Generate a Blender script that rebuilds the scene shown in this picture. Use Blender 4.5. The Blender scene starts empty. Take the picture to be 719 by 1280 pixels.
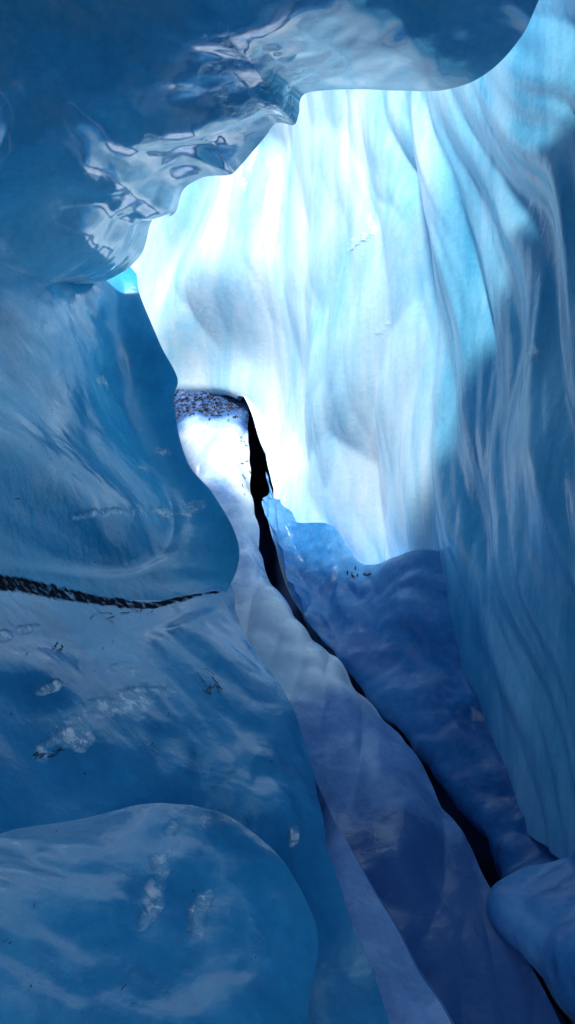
import bpy, math, random
import numpy as np
from mathutils import Vector
random.seed(4); rng=np.random.RandomState(7)

EYE=np.array([0,0,1.6]); F=949.0
def W(p):
    a=np.asarray(p,float)
    u,v,d=a[...,0],a[...,1],a[...,2]
    return np.stack([(u-360)/F*d, d, 1.6-(v-640)/F*d],-1)

# ---------- noise ----------
_perm=rng.permutation(256); _perm=np.concatenate([_perm,_perm,_perm])
_g=rng.normal(size=(256,3)); _g/=np.linalg.norm(_g,axis=1)[:,None]
def pn(P):
    P=np.asarray(P,float); i=np.floor(P).astype(int); f=P-i; w=f*f*f*(f*(f*6-15)+10); i&=255
    r=0
    for dx in (0,1):
        for dy in (0,1):
            for dz in (0,1):
                h=_perm[_perm[_perm[(i[...,0]+dx)&255]+((i[...,1]+dy)&255)]+((i[...,2]+dz)&255)]
                g=_g[h]; o=f-np.array([dx,dy,dz])
                wt=(w[...,0] if dx else 1-w[...,0])*(w[...,1] if dy else 1-w[...,1])*(w[...,2] if dz else 1-w[...,2])
                r=r+wt*(g*o).sum(-1)
    return r*1.5
_r2=rng.rand(256,2)
def worley(x,y,k=9.):
    ix=np.floor(x).astype(int); iy=np.floor(y).astype(int); acc=0
    for a in (-1,0,1):
        for b in (-1,0,1):
            h=_perm[_perm[(ix+a)&255]+((iy+b)&255)]
            dx=ix+a+_r2[h,0]-x; dy=iy+b+_r2[h,1]-y
            acc=acc+np.exp(-k*(dx*dx+dy*dy))
    return 1+np.log(acc)/k
def fbm(P,o=3):
    r=0;a=1
    for k in range(o):
        r=r+a*pn(P*2**k+k*17.3); a*=.5
    return r
def sm(a,b,x):
    t=np.clip((x-a)/(b-a),0,1); return t*t*(3-2*t)

# ---------- curve / loft helpers ----------
def cr(P,t):
    k=len(P); i=np.clip(np.floor(t).astype(int),0,k-2); f=(t-i)
    f=f.reshape(f.shape+(1,)*(P.ndim-1))
    p1=P[i];p2=P[i+1];p0=P[np.maximum(i-1,0)];p3=P[np.minimum(i+2,k-1)]
    return .5*((2*p1)+(-p0+p2)*f+(2*p0-5*p1+4*p2-p3)*f*f+(-p0+3*p1-3*p2+p3)*f**3)
def dens(P,n):
    P=np.asarray(P,float)
    if len(P)==2: return P[0]+(P[1]-P[0])*np.linspace(0,1,n)[:,None]
    D=cr(P,np.linspace(0,len(P)-1,n*6))
    s=np.concatenate([[0],np.cumsum(np.linalg.norm(np.diff(D,axis=0),axis=1))]); s/=s[-1]
    q=np.linspace(0,1,n)
    return np.stack([np.interp(q,s,D[:,c]) for c in range(3)],-1)
def mesh_grid(name,G,mat,attrs=None):
    m,n,_=G.shape
    me=bpy.data.meshes.new(name)
    idx=np.arange(m*n).reshape(m,n)
    q=np.stack([idx[:-1,:-1],idx[1:,:-1],idx[1:,1:],idx[:-1,1:]],-1).reshape(-1,4)
    me.vertices.add(m*n); me.vertices.foreach_set('co',G.reshape(-1))
    me.loops.add(q.size); me.loops.foreach_set('vertex_index',q.reshape(-1).astype(np.int32))
    me.polygons.add(len(q)); me.polygons.foreach_set('loop_start',np.arange(0,q.size,4,dtype=np.int32))
    me.polygons.foreach_set('loop_total',np.full(len(q),4,dtype=np.int32))
    me.polygons.foreach_set('use_smooth',np.ones(len(q),bool))
    me.update(calc_edges=True); me.validate()
    for k,a in (attrs or {}).items():
        at=me.attributes.new(k,'FLOAT','POINT'); at.data.foreach_set('value',np.ascontiguousarray(a.reshape(-1),dtype=np.float32))
    me.materials.append(mat)
    ob=bpy.data.objects.new(name,me); bpy.context.scene.collection.objects.link(ob)
    return ob
def normals(G):
    a=np.gradient(G,axis=0); b=np.gradient(G,axis=1); N=np.cross(a,b)
    return N/np.maximum(np.linalg.norm(N,axis=-1,keepdims=True),1e-9)
GR={}
def loft(name,curves,n_across,n_along,mat,disp=None,attr=None,back=None,fade=0.):
    C=[]
    for c in curves:
        if c[0]=='w': C.append(dens(np.asarray(c[1],float),n_along))
        else: C.append(dens(W(np.asarray(c,float)),n_along))
    C=np.array(C)
    T=np.linspace(0,1,n_across)
    G=cr(C,T*(len(C)-1))
    N=normals(G)
    s=np.sign(((EYE-G)*N).sum(-1).mean()); N=N*s
    if disp is not None: G=G+N*(disp(G)*(1-fade*sm(.8,1,T))[:,None])[...,None]
    if back:
        edge=G[-1]; ref=G[int(n_across*.6)]
        B=[G[-7],edge]
        for fr,ex in back:
            p=edge+(ref-edge)*fr
            r=p-EYE; r/=np.linalg.norm(r,axis=1)[:,None]
            B.append(p+r*ex)
        B=np.array(B); nb=36
        H=cr(B,np.linspace(1,len(B)-1,nb))[1:]
        G=np.concatenate([G,H],0)
        N=normals(G)*s
    A=attr(G) if attr else None
    GR[name]=(G,N)
    return mesh_grid(name,G,mat,A)

# ---------- materials ----------
def nd(nt,t,**k):
    n=nt.nodes.new(t)
    for a,b in k.items(): setattr(n,a,b)
    return n
def ice_mat(name,deep,mid,pale,rough=(.2,.45),bump=.012,pscale=1.2,coat=0.,cior=1.6,stretch=(1,1,1),fine=.0016,spec=.5,mott=.18):
    m=bpy.data.materials.new(name); m.use_nodes=True; nt=m.node_tree; L=nt.links
    b=nt.nodes['Principled BSDF']
    tc=nd(nt,'ShaderNodeTexCoord'); mp=nd(nt,'ShaderNodeMapping'); mp.inputs['Scale'].default_value=stretch
    L.new(tc.outputs['Object'],mp.inputs['Vector'])
    def noise(sc,det=5,ro=.55,dist=0.,vec=None):
        n=nd(nt,'ShaderNodeTexNoise'); n.inputs['Scale'].default_value=sc; n.inputs['Detail'].default_value=det
        n.inputs['Roughness'].default_value=ro; n.inputs['Distortion'].default_value=dist
        L.new(vec or mp.outputs[0],n.inputs['Vector']); return n.outputs[0]
    def M(op,a,b_=None,c=None):
        n=nd(nt,'ShaderNodeMath',operation=op)
        for i,x in enumerate((a,b_,c)):
            if x is None: continue
            if isinstance(x,(int,float)): n.inputs[i].default_value=x
            else: L.new(x,n.inputs[i])
        return n.outputs[0]
    def MR(x,a,b_,c=0,d=1):
        n=nd(nt,'ShaderNodeMapRange')
        for i,q in enumerate((a,b_,c,d)): n.inputs[i+1].default_value=q
        L.new(x,n.inputs[0]); return n.outputs[0]
    def at(a): return nd(nt,'ShaderNodeAttribute',attribute_name=a).outputs['Fac']
    def mix(f,a,b_):
        n=nd(nt,'ShaderNodeMix',data_type='RGBA'); L.new(f,n.inputs[0]); L.new(a,n.inputs[6]); n.inputs[7].default_value=(*b_,1); return n.outputs[2]
    n1=noise(pscale,6,.64,.7)
    n5=noise(24,4,.65,.4,tc.outputs['Object'])
    r=nd(nt,'ShaderNodeValToRGB'); e=r.color_ramp.elements
    e[0].position=.3; e[0].color=(*deep,1); e[1].position=.95; e[1].color=(*pale,1)
    x=e.new(.55); x.color=(*mid,1)
    mo=M('MULTIPLY',M('SUBTRACT',n5,.5),mott*2)
    L.new(M('ADD',M('ADD',n1,at('pale')),mo),r.inputs[0])
    dirt=MR(M('ADD',at('dirt'),n5),1.0,1.2)
    fr=at('clear_glint')  # mask for clear-ice patches and painted glints
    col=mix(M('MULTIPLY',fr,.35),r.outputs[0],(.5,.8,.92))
    col=mix(M('MULTIPLY',fr,MR(n5,.53,.59)),col,(.92,.97,1))  # white flecks painted into the colour as glints
    col=mix(dirt,col,(.012,.013,.022))
    L.new(col,b.inputs['Base Color'])
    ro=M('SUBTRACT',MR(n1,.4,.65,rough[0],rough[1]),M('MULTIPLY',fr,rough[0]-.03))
    L.new(M('ADD',ro,M('MULTIPLY',dirt,.6)),b.inputs['Roughness'])
    L.new(MR(dirt,0,1,spec,.03),b.inputs['Specular IOR Level'])
    b.inputs['IOR'].default_value=1.45
    if coat:
        L.new(MR(dirt,0,1,coat,0),b.inputs['Coat Weight']); b.inputs['Coat Roughness'].default_value=.06; b.inputs['Coat IOR'].default_value=cior
    n4=noise(5,2,.5,.6)
    h=M('ADD',M('MULTIPLY',n4,bump),M('MULTIPLY',n5,fine))
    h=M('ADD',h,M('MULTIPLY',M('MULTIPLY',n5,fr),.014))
    bp=nd(nt,'ShaderNodeBump'); bp.inputs['Strength'].default_value=1; bp.inputs['Distance'].default_value=1; L.new(h,bp.inputs['Height'])
    L.new(bp.outputs[0],b.inputs['Normal'])
    return m
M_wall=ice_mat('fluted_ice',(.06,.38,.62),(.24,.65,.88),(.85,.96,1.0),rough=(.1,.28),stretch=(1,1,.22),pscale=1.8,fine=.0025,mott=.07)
M_ceil=ice_mat('roof_ice',(.05,.40,.60),(.12,.60,.84),(.55,.90,.98),rough=(.08,.22),stretch=(1,.5,1),coat=1.,cior=1.9,bump=.014)
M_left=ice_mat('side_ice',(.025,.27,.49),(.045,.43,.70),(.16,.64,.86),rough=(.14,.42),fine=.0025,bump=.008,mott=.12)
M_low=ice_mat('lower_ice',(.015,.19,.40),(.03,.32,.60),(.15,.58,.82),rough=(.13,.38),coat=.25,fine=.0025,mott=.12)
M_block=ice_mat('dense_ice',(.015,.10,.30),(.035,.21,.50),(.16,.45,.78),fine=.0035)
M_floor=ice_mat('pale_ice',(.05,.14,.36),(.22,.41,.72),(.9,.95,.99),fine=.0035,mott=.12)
M_deep=ice_mat('abyss_shade',(.002,.006,.03),(.003,.01,.04),(.006,.02,.08),rough=(.7,.9),spec=.05)  # near-black colour puts the crevasse's depth shade into the ice

# ---------- displacement ----------
def base(G,a=.08,b=.02,c=.004,k=1.):
    d=a*fbm(G*.8*k,2)
    w=G+.3*np.stack([pn(G*1.1+9),pn(G*1.1+31),pn(G*1.1+57)],-1)
    q=pn(w*2.0*k+5); d=d+b*(np.sqrt(q*q+.02)*2-.5)+c*pn(w*7*k+11)
    return d
CORNER=W((300,500,7.1))
def wall_disp(G):
    x,y,z=G[...,0],G[...,1],G[...,2]
    s=np.arctan2(x,y)*6.5
    P=lambda f,g,o:np.stack([s*f,z*g,0*z+o],-1)
    near=sm(.8,2.6,s)
    ws=s+.30*pn(P(.8,.5,0))+.08*pn(P(2,1.2,3))+.34*(z-2)*near; wz=z+.6*pn(P(.9,.3,40))
    d=.34*worley(ws*1.25+3,wz*.38,26)+.15*worley(ws*2.9,wz*.75+7,30)+.05*worley(ws*6.5,wz*1.3+3,28)+.004*pn(P(18,1.3,19))
    d=d*(1-.55*near)+.15*fbm(G*.5,2)
    st=lambda f,g,o:pn(np.stack([(ws+.25*pn(P(.7,.6,60)))*f,wz*g,0*z+o],-1))
    q=st(1.3,.22,70); d=d+near*.16*np.sqrt(q*q+.002)
    q=st(3.4,.4,80); d=d+near*.10*np.sqrt(q*q+.001)
    q=st(8,.8,90); d=d+near*.032*np.sqrt(q*q+.0006)
    return d*(.15+.85*sm(.3,1.3,np.linalg.norm(G-CORNER,axis=-1)))
def zero(G): return 0*G[...,0]
def near_bearing(G,u,v):
    r=G-EYE; ok=r[...,1]>.2; y=np.where(ok,r[...,1],1)
    e=(r[...,0]/y-(u-360)/F)**2+(r[...,2]/y+(v-640)/F)**2+np.where(ok,0,9)+.0003*np.linalg.norm(r,axis=-1)
    return e.argmin()
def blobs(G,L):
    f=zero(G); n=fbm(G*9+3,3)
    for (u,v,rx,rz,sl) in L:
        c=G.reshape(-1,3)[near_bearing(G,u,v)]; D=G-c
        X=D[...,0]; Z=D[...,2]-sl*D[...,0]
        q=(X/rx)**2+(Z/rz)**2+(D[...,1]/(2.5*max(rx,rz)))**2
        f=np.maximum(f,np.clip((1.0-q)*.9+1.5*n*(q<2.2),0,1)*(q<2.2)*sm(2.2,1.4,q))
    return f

# ---------- BACK / RIGHT WALL ----------
us=[-150,60,170,260,350,430,510,590,650,720,850,1050,1400]
dw=[9.5,8.8,8.3,7.7,7.1,6.6,6.0,5.2,4.5,3.7,2.7,1.9,1.2]
bot=[560,520,470,462,600,800,800,770,905,1045,1140,1300,1600]
def zv(z,d): return 640-(z-1.6)*F/d
rows=[]
rows.append([(u,zv(6.3,d+2),d+2) for u,d in zip(us,dw)])
rows.append([(u,zv(6.2,d*1.05),d*1.05) for u,d in zip(us,dw)])
rows.append([(u,zv(4.6,d*1.0),d) for u,d in zip(us,dw)])
rows.append([(u,zv(3.0,d*.98),d*.98) for u,d in zip(us,dw)])
rows.append([(u,bv*.6+zv(3.0,d)*.4,d*.98) for u,d,bv in zip(us,dw,bot)])
rows.append([(-150,560,9.2),(60,530,8.6),(170,485,8.1),(230,462,7.7),(295,463,7.2),(314,495,7.1),(320,570,6.95),(340,610,6.9),(384,670,6.8),(440,790,6.6),(520,810,6.2),(590,785,5.6),(616,770,5.2),(638,812,4.85),(664,905,4.45),(698,1010,3.9),(738,1055,3.45),(860,1150,2.6),(1060,1300,1.85),(1400,1600,1.1)])
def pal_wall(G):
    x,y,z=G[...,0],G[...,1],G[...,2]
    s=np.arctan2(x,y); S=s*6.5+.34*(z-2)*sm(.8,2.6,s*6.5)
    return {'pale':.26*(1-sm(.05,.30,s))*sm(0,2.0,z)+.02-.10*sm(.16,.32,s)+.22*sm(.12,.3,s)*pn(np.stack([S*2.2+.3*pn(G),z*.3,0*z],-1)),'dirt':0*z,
     'clear_glint':blobs(G,[(445,303,.12,.035,.4),(655,450,.07,.035,-.6),(478,412,.04,.05,.5)])}  # white streaks painted on for the wall's sparkles
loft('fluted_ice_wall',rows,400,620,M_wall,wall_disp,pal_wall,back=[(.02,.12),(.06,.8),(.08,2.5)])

# ---------- CEILING ----------
edge=[(900,-420,1.8),(740,-150,2.4),(674,0,2.8),(650,50,3.0),(610,92,3.2),(560,112,3.35),(500,113,3.5),(440,113,3.55),(400,116,3.55),(380,122,3.58),(376,142,3.6),(368,158,3.62),(346,156,3.7),(332,174,3.8),(302,209,4.0),(286,222,4.1),(252,224,4.3),(229,236,4.5),(219,264,4.65),(206,271,4.75),(188,276,4.9),(174,318,5.1),(130,352,5.2),(60,362,5.4)]
mid=[(900,-700,1.5),(500,-260,2.2),(400,-60,2.5),(250,60,3.0),(120,190,3.5),(20,300,3.9),(-60,380,4.0)]
out=[(1300,-1900,.9),(100,-1500,1.1),(-200,-800,1.6),(-300,-200,2.2),(-400,150,2.4),(-450,420,2.5)]
out2=('w',[(1.6,-1.2,4.6),(0,-1.4,4.4),(-2,-1.2,3.9),(-3.2,-.6,3.3),(-3.6,.8,2.6),(-3.4,2,1.9)])  # unseen roof behind the eye, extended to shade the lower left
def rough_rim(G):
    return base(G,.07,.024,.005,1.3)+.03*pn(G*3.1+4)*sm(2.6,3.4,G[...,1])
loft('ice_cave_roof',[out2,out,mid,edge],340,560,M_ceil,rough_rim,lambda G:{'pale':.06+.2*sm(2.4,3.6,G[...,1]),'dirt':zero(G),'clear_glint':blobs(G,[(305,105,.16,.12,.5),(195,180,.07,.05,-.5),(358,118,.09,.05,0)])},back=[(.03,.16),(.1,.4),(.4,.5)],fade=.75)  # paler rim and white blobs paint in the roof glow and glare

# ---------- LEFT UPPER WALL ----------
edge=[(60,260,6.0),(130,310,5.9),(166,345,5.7),(176,376,5.5),(200,430,5.3),(221,470,5.1),(217,502,5.0),(234,575,4.7),(270,622,4.4),(299,684,4.1),(288,732,3.96),(268,748,3.84),(180,760,3.46),(60,742,2.92),(-80,734,2.27),(-400,745,1.27)]
g1=[(30,270,5.7),(100,315,5.7),(132,355,5.5),(140,400,5.35),(152,450,5.22),(168,500,5.1),(190,560,4.9),(220,620,4.55),(235,670,4.2),(210,710,3.85),(140,725,3.38),(40,715,2.88),(-100,705,2.23),(-410,700,1.28)]
m1=[(20,260,5.0),(70,335,4.8),(95,420,4.6),(115,520,4.35),(150,600,4.1),(170,650,3.9),(120,690,3.4),(20,680,2.85),(-120,660,2.2),(-420,640,1.3)]
o1=[(-350,150,2.6),(-380,250,2.2),(-420,350,1.8),(-460,450,1.5),(-520,550,1.1)]
DLs=[[(-100,722,2.3),(0,728,2.65),(60,736,2.92),(130,750,3.25),(190,756,3.5),(235,748,3.75),(275,742,3.9)],
     [(-100,770,2.25),(0,762,2.65),(60,757,2.95),(120,752,3.25)],
     [(120,752,3.25),(150,768,3.35),(190,768,3.5),(240,748,3.75)]]
DLw=[(.024,.006),(.012,.008),(.006,.006)]
DLd=[dens(W(d),400) for d in DLs]
for i,D in enumerate(DLd):
    D[:,2]+=.02*pn(np.stack([D[:,0]*4+i*9,D[:,1],0*D[:,0]],-1))
def dirtline(G,k=1.,only=3):
    H=G.reshape(-1,3); out=np.full(len(H),9.)
    box=(H[:,2]<2.1)&(H[:,2]>.4); Q=H[box]; dm=np.full(len(Q),9.)
    for D,(w0,w1) in list(zip(DLd,DLw))[:only]:
        for i in range(0,400,2):
            wd=(w0+(w1-w0)*i/400)*k
            dm=np.minimum(dm,np.linalg.norm((Q-D[i])*np.array([1,.25,1]),axis=1)/wd)
    out[box]=dm
    return np.clip(1.6-out*.6,0,1).reshape(G.shape[:2])
def nearline(fn): return lambda G: fn(G)*(1-sm(0,.8,dirtline(G,6,1)))
loft('ice_cave_side_wall',[o1,m1,g1,edge],460,520,M_left,nearline(lambda G:base(G,.07,.016,.005)),lambda G:{'pale':.12*pn(G*.6),'dirt':.72*dirtline(G),'clear_glint':.95*blobs(G,[(200,640,.16,.03,-.05),(243,632,.09,.04,.1),(205,562,.07,.03,.1),(130,640,.12,.02,.2),(180,582,.05,.03,0),(130,475,.05,.04,0)])},back=[(.01,.05),(.02,.25),(.2,1.2)])  # blobs paint bright glint streaks on the side wall

# ---------- LOWER LEFT LEDGE ----------
edge=[(-400,722,1.42),(-60,708,2.42),(60,717,3.02),(150,733,3.46),(230,733,3.85),(285,728,4.02),(294,765,3.9),(312,800,3.8),(334,832,3.7),(368,895,3.4),(394,955,3.1),(402,1000,2.9),(415,1060,2.7),(440,1130,2.5),(470,1210,2.25),(495,1300,2.05),(530,1500,1.7)]
m1=[(-420,800,1.35),(-60,790,2.2),(120,800,2.95),(220,820,3.2),(280,900,3.0),(310,980,2.7),(330,1080,2.35),(350,1250,2.05),(370,1450,1.6)]
o1=[(-500,1000,1.1),(-150,1100,1.5),(0,1150,1.8),(80,1250,1.75),(100,1500,1.4),(120,1700,1.2)]
loft('ice_ledge',[o1,m1,edge],420,520,M_low,nearline(lambda G:base(G,.06,.018,.004,1.3)),lambda G:{'pale':.12*pn(G*.9+4),'dirt':.72*dirtline(G),'clear_glint':blobs(G,[(112,905,.14,.05,.1),(165,878,.10,.03,-.2),(205,862,.05,.02,0),(368,1040,.03,.03,.5),(70,856,.05,.015,0),(20,790,.06,.015,0),(150,835,.06,.02,.2)])},back=[(.03,.08),(.1,.4),(.2,1.0)])  # clear-ice patches, whitened with painted glints
e=[(392,960,3.15),(404,995,3.0),(432,1050,2.85),(490,1150,2.55),(535,1230,2.35),(580,1310,2.15),(680,1500,1.8)]
o=[(380,990,3.2),(395,1030,3.0),(405,1080,2.8),(430,1170,2.5),(460,1260,2.25),(490,1360,2.1),(540,1550,1.7)]
loft('ice_rib',[o,e],70,240,M_floor,lambda G:base(G,.03,.02,.002,1.5),lambda G:{'pale':.04+zero(G),'dirt':zero(G),'clear_glint':zero(G)},back=[(-.1,.15),(-.1,.6)])

# ---------- BULGE ----------
edge=[(-500,1080,1.05),(-150,1060,1.66),(60,1032,2.10),(170,1010,2.31),(255,1010,2.38),(320,1040,2.3),(365,1090,2.17),(398,1150,2.05),(404,1200,1.95),(396,1290,1.8),(400,1500,1.5)]
m1=[(-500,1250,.95),(-100,1180,1.4),(100,1130,1.80),(240,1120,2.02),(315,1230,1.80),(315,1500,1.4)]
o1=[(-400,1700,.9),(-100,1600,1.0),(60,1600,1.1),(150,1650,1.1)]
loft('ice_bulge',[o1,m1,edge],260,300,M_low,lambda G:base(G,.04,.018,.004,1.6),lambda G:{'pale':.10*pn(G*1.2+8),'dirt':zero(G),'clear_glint':blobs(G,[(200,1085,.035,.06,.2),(185,1145,.04,.012,0),(250,1140,.03,.04,.3),(215,1035,.02,.012,0)])},back=[(.02,.05),(.08,.3),(.2,.8)])

# ---------- FLOOR TONGUE (pale ridge) ----------
L_=[(205,440,7.95),(212,500,7.4),(225,560,6.8),(260,640,6.0),(270,700,5.4),(275,780,4.9),(300,850,4.5),(340,930,4.0),(370,1010,3.6),(400,1100,3.1),(430,1300,2.5),(450,1500,2.1)]
C_=[(250,440,7.95),(262,510,7.2),(280,580,6.5),(300,650,5.8),(315,720,5.2),(355,790,4.7),(400,835,4.35),(430,900,4.0),(470,980,3.6),(510,1090,3.1),(580,1300,2.5),(640,1500,2.1)]
R_=[(316,445,7.9),(310,520,7.3),(310,590,6.6),(320,660,6.0),(342,735,5.3),(374,785,4.9),(420,822,4.6),(464,880,4.3),(530,965,3.8),(586,1055,3.3),(622,1130,2.95),(688,1260,2.55),(790,1500,2.1)]
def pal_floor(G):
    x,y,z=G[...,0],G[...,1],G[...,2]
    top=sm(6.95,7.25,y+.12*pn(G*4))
    return {'pale':.30*sm(4.0,4.4,y)+.22*sm(4.1,4.3,y)*sm(5.0,4.8,y)-.30*sm(3.9,2.8,y)-.14*sm(5,5.4,y)*sm(6.4,6.0,y)-.7*top,'dirt':.50*top+.12*sm(5,6,y),'clear_glint':zero(G)}  # snowy mid-ridge band whitened further to stand in for sunlight
def rdisp(G):
    return base(G,.05,.04,.004,1.2)+.06*np.abs(pn(np.stack([G[...,0]*5-G[...,1]*.9,G[...,1]*.7,G[...,2]],-1)))
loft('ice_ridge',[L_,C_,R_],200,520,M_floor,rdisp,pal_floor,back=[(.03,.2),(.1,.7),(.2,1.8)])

# ---------- DARK BLOCK ----------
T=[(334,590,6.5),(346,632,6.3),(368,652,6.1),(412,655,5.85),(436,684,5.6),(456,704,5.45),(495,697,5.15),(532,688,4.9),(568,698,4.75),(596,735,4.7),(625,785,4.75),(720,900,4.5),(820,1000,4.0),(950,1150,3.4)]
Mi=[(337,615,6.4),(358,660,6.1),(380,700,5.8),(420,760,5.3),(480,790,4.9),(545,830,4.55),(610,900,4.2),(675,990,3.75),(770,1080,3.3),(900,1300,2.7)]
B_=[(338,625,6.3),(355,690,5.9),(372,742,5.5),(394,785,5.2),(424,820,4.95),(462,870,4.7),(524,942,4.3),(588,1027,3.9),(624,1100,3.55),(700,1250,3.1),(850,1450,2.6)]
B2=[(p[0]+120,p[1]-20,p[2]+.9) for p in B_]
loft('ice_block',[B2,B_,Mi,T],240,420,M_block,lambda G:base(G,.05,.045,.010,1.6),lambda G:{'pale':.20*sm(.2,1.4,G[...,2])-.04,'dirt':.1*sm(.6,1.6,G[...,2]),'clear_glint':zero(G)},back=[(.01,.12),(.02,.6),(.02,2)],fade=.5)

# ---------- RIGHT LOWER LUMP ----------
edge=[(560,1500,2.3),(700,1300,2.6),(650,1200,2.75),(618,1150,2.85),(618,1120,2.9),(640,1100,2.9),(700,1070,2.85),(800,1050,2.5),(1000,1100,2.0)]
o1=[(900,1500,1.7),(820,1350,1.9),(780,1250,2.1),(800,1220,2.15),(900,1200,1.9)]
loft('ice_boulder',[o1,edge],140,240,M_block,lambda G:base(G,.06,.05,.008,2.4),lambda G:{'pale':.08+.18*pn(G*3),'dirt':zero(G),'clear_glint':zero(G)},back=[(.03,.1),(.1,.4),(.3,1.2)])

# ---------- CREVASSE INTERIOR ----------
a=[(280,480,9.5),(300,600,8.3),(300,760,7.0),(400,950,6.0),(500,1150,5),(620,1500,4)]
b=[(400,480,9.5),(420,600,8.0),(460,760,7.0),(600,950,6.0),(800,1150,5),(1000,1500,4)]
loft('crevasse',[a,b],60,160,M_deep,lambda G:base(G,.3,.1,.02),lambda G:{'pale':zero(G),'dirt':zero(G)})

# ---------- twigs and grit lying on the ice ----------
M_tw=bpy.data.materials.new('dark_twig'); M_tw.use_nodes=True
_nt=M_tw.node_tree; _n=_nt.nodes.new('ShaderNodeTexNoise'); _n.inputs['Scale'].default_value=60
_r=_nt.nodes.new('ShaderNodeValToRGB'); _r.color_ramp.elements[0].color=(.008,.007,.01,1); _r.color_ramp.elements[1].color=(.04,.03,.03,1)
_nt.links.new(_n.outputs[0],_r.inputs[0]); _nt.links.new(_r.outputs[0],_nt.nodes['Principled BSDF'].inputs['Base Color'])
tv=[];tf=[]
def stick(pts,r):
    for a,b_ in zip(pts[:-1],pts[1:]):
        a=np.array(a);b_=np.array(b_);d=b_-a;d=d/(np.linalg.norm(d)+1e-9)
        x=np.cross(d,[.3,.2,.9]);x/=np.linalg.norm(x);y=np.cross(d,x);k=len(tv)
        for p in (a,b_):
            for j in range(5):
                t=j*2*math.pi/5; tv.append(tuple(p+r*(math.cos(t)*x+math.sin(t)*y)))
        for j in range(5): tf.append((k+j,k+(j+1)%5,k+5+(j+1)%5,k+5+j))
def scatter(name,u,v,su,sv,n,ln,r):
    G,N=GR[name]; m,w,_=G.shape
    for _ in range(n):
        i=near_bearing(G,u+random.gauss(0,su),v+random.gauss(0,sv)); a,b_=divmod(i,w)
        p=G[a,b_]+N[a,b_]*r*.8; t1=G[min(a+1,m-1),b_]-G[a,b_]; t2=G[a,min(b_+1,w-1)]-G[a,b_]
        t1/=np.linalg.norm(t1)+1e-9; t2/=np.linalg.norm(t2)+1e-9
        an=random.uniform(0,6.28); pts=[p]
        for s in range(random.randint(1,4)):
            an+=random.gauss(0,.5); pts.append(pts[-1]+(t1*math.cos(an)+t2*math.sin(an))*ln*random.uniform(.4,1)/3+N[a,b_]*.002)
        stick(pts,r*random.uniform(.5,1))
scatter('ice_ledge',264,850,8,12,12,.09,.0018)
scatter('ice_ledge',60,940,14,3,8,.05,.0016)
scatter('ice_ledge',150,768,25,5,10,.10,.0018)
scatter('ice_ledge',75,808,4,4,4,.02,.004)
scatter('ice_ledge',200,900,110,70,26,.015,.0016)
scatter('ice_bulge',120,1180,120,70,24,.010,.0010)
scatter('ice_cave_side_wall',120,600,80,90,14,.015,.002)
scatter('ice_block',450,714,12,3,10,.05,.006)
scatter('ice_ridge',306,585,2,22,14,.04,.005)
scatter('ice_ridge',270,510,22,9,60,.05,.007)
me=bpy.data.meshes.new('twig_debris'); me.from_pydata(tv,[],tf); me.materials.append(M_tw)
bpy.context.scene.collection.objects.link(bpy.data.objects.new('twig_debris',me))

g=np.stack(np.meshgrid(np.linspace(-400,400,80),np.linspace(-400,400,80),indexing='ij'),-1)
G=np.concatenate([g,(-6+.6*pn(np.concatenate([g*.03,0*g[...,:1]],-1)))[...,None]],-1)
mesh_grid('glacier_ground',G,M_deep,{'pale':0*G[...,0],'dirt':0*G[...,0]})

# ---------- light ----------
w=bpy.data.worlds.new('World'); bpy.context.scene.world=w; w.use_nodes=True
nt=w.node_tree; bg=nt.nodes['Background']; sk=nt.nodes.new('ShaderNodeTexSky'); sk.sky_type='NISHITA'; sk.sun_disc=False
l=Vector((-.22,-.50,.84)).normalized()
sk.sun_elevation=math.asin(l.z); sk.sun_rotation=math.atan2(l.x,l.y)
nt.links.new(sk.outputs[0],bg.inputs[0]); bg.inputs[1].default_value=.15
sd=bpy.data.lights.new('sun','SUN'); sd.energy=5; sd.angle=math.radians(6); sd.color=(1,.97,.92)
so=bpy.data.objects.new('sun',sd); bpy.context.scene.collection.objects.link(so); so.rotation_euler=l.to_track_quat('Z','Y').to_euler()
cd=bpy.data.cameras.new('camera'); cd.sensor_fit='VERTICAL'; cd.sensor_height=36; cd.lens=36*F/1280; cd.clip_end=2000; cd.clip_start=.05
co=bpy.data.objects.new('camera',cd); bpy.context.scene.collection.objects.link(co); co.location=EYE; co.rotation_euler=(math.radians(90),0,0)
bpy.context.scene.camera=co
bpy.context.scene.view_settings.view_transform='Standard'
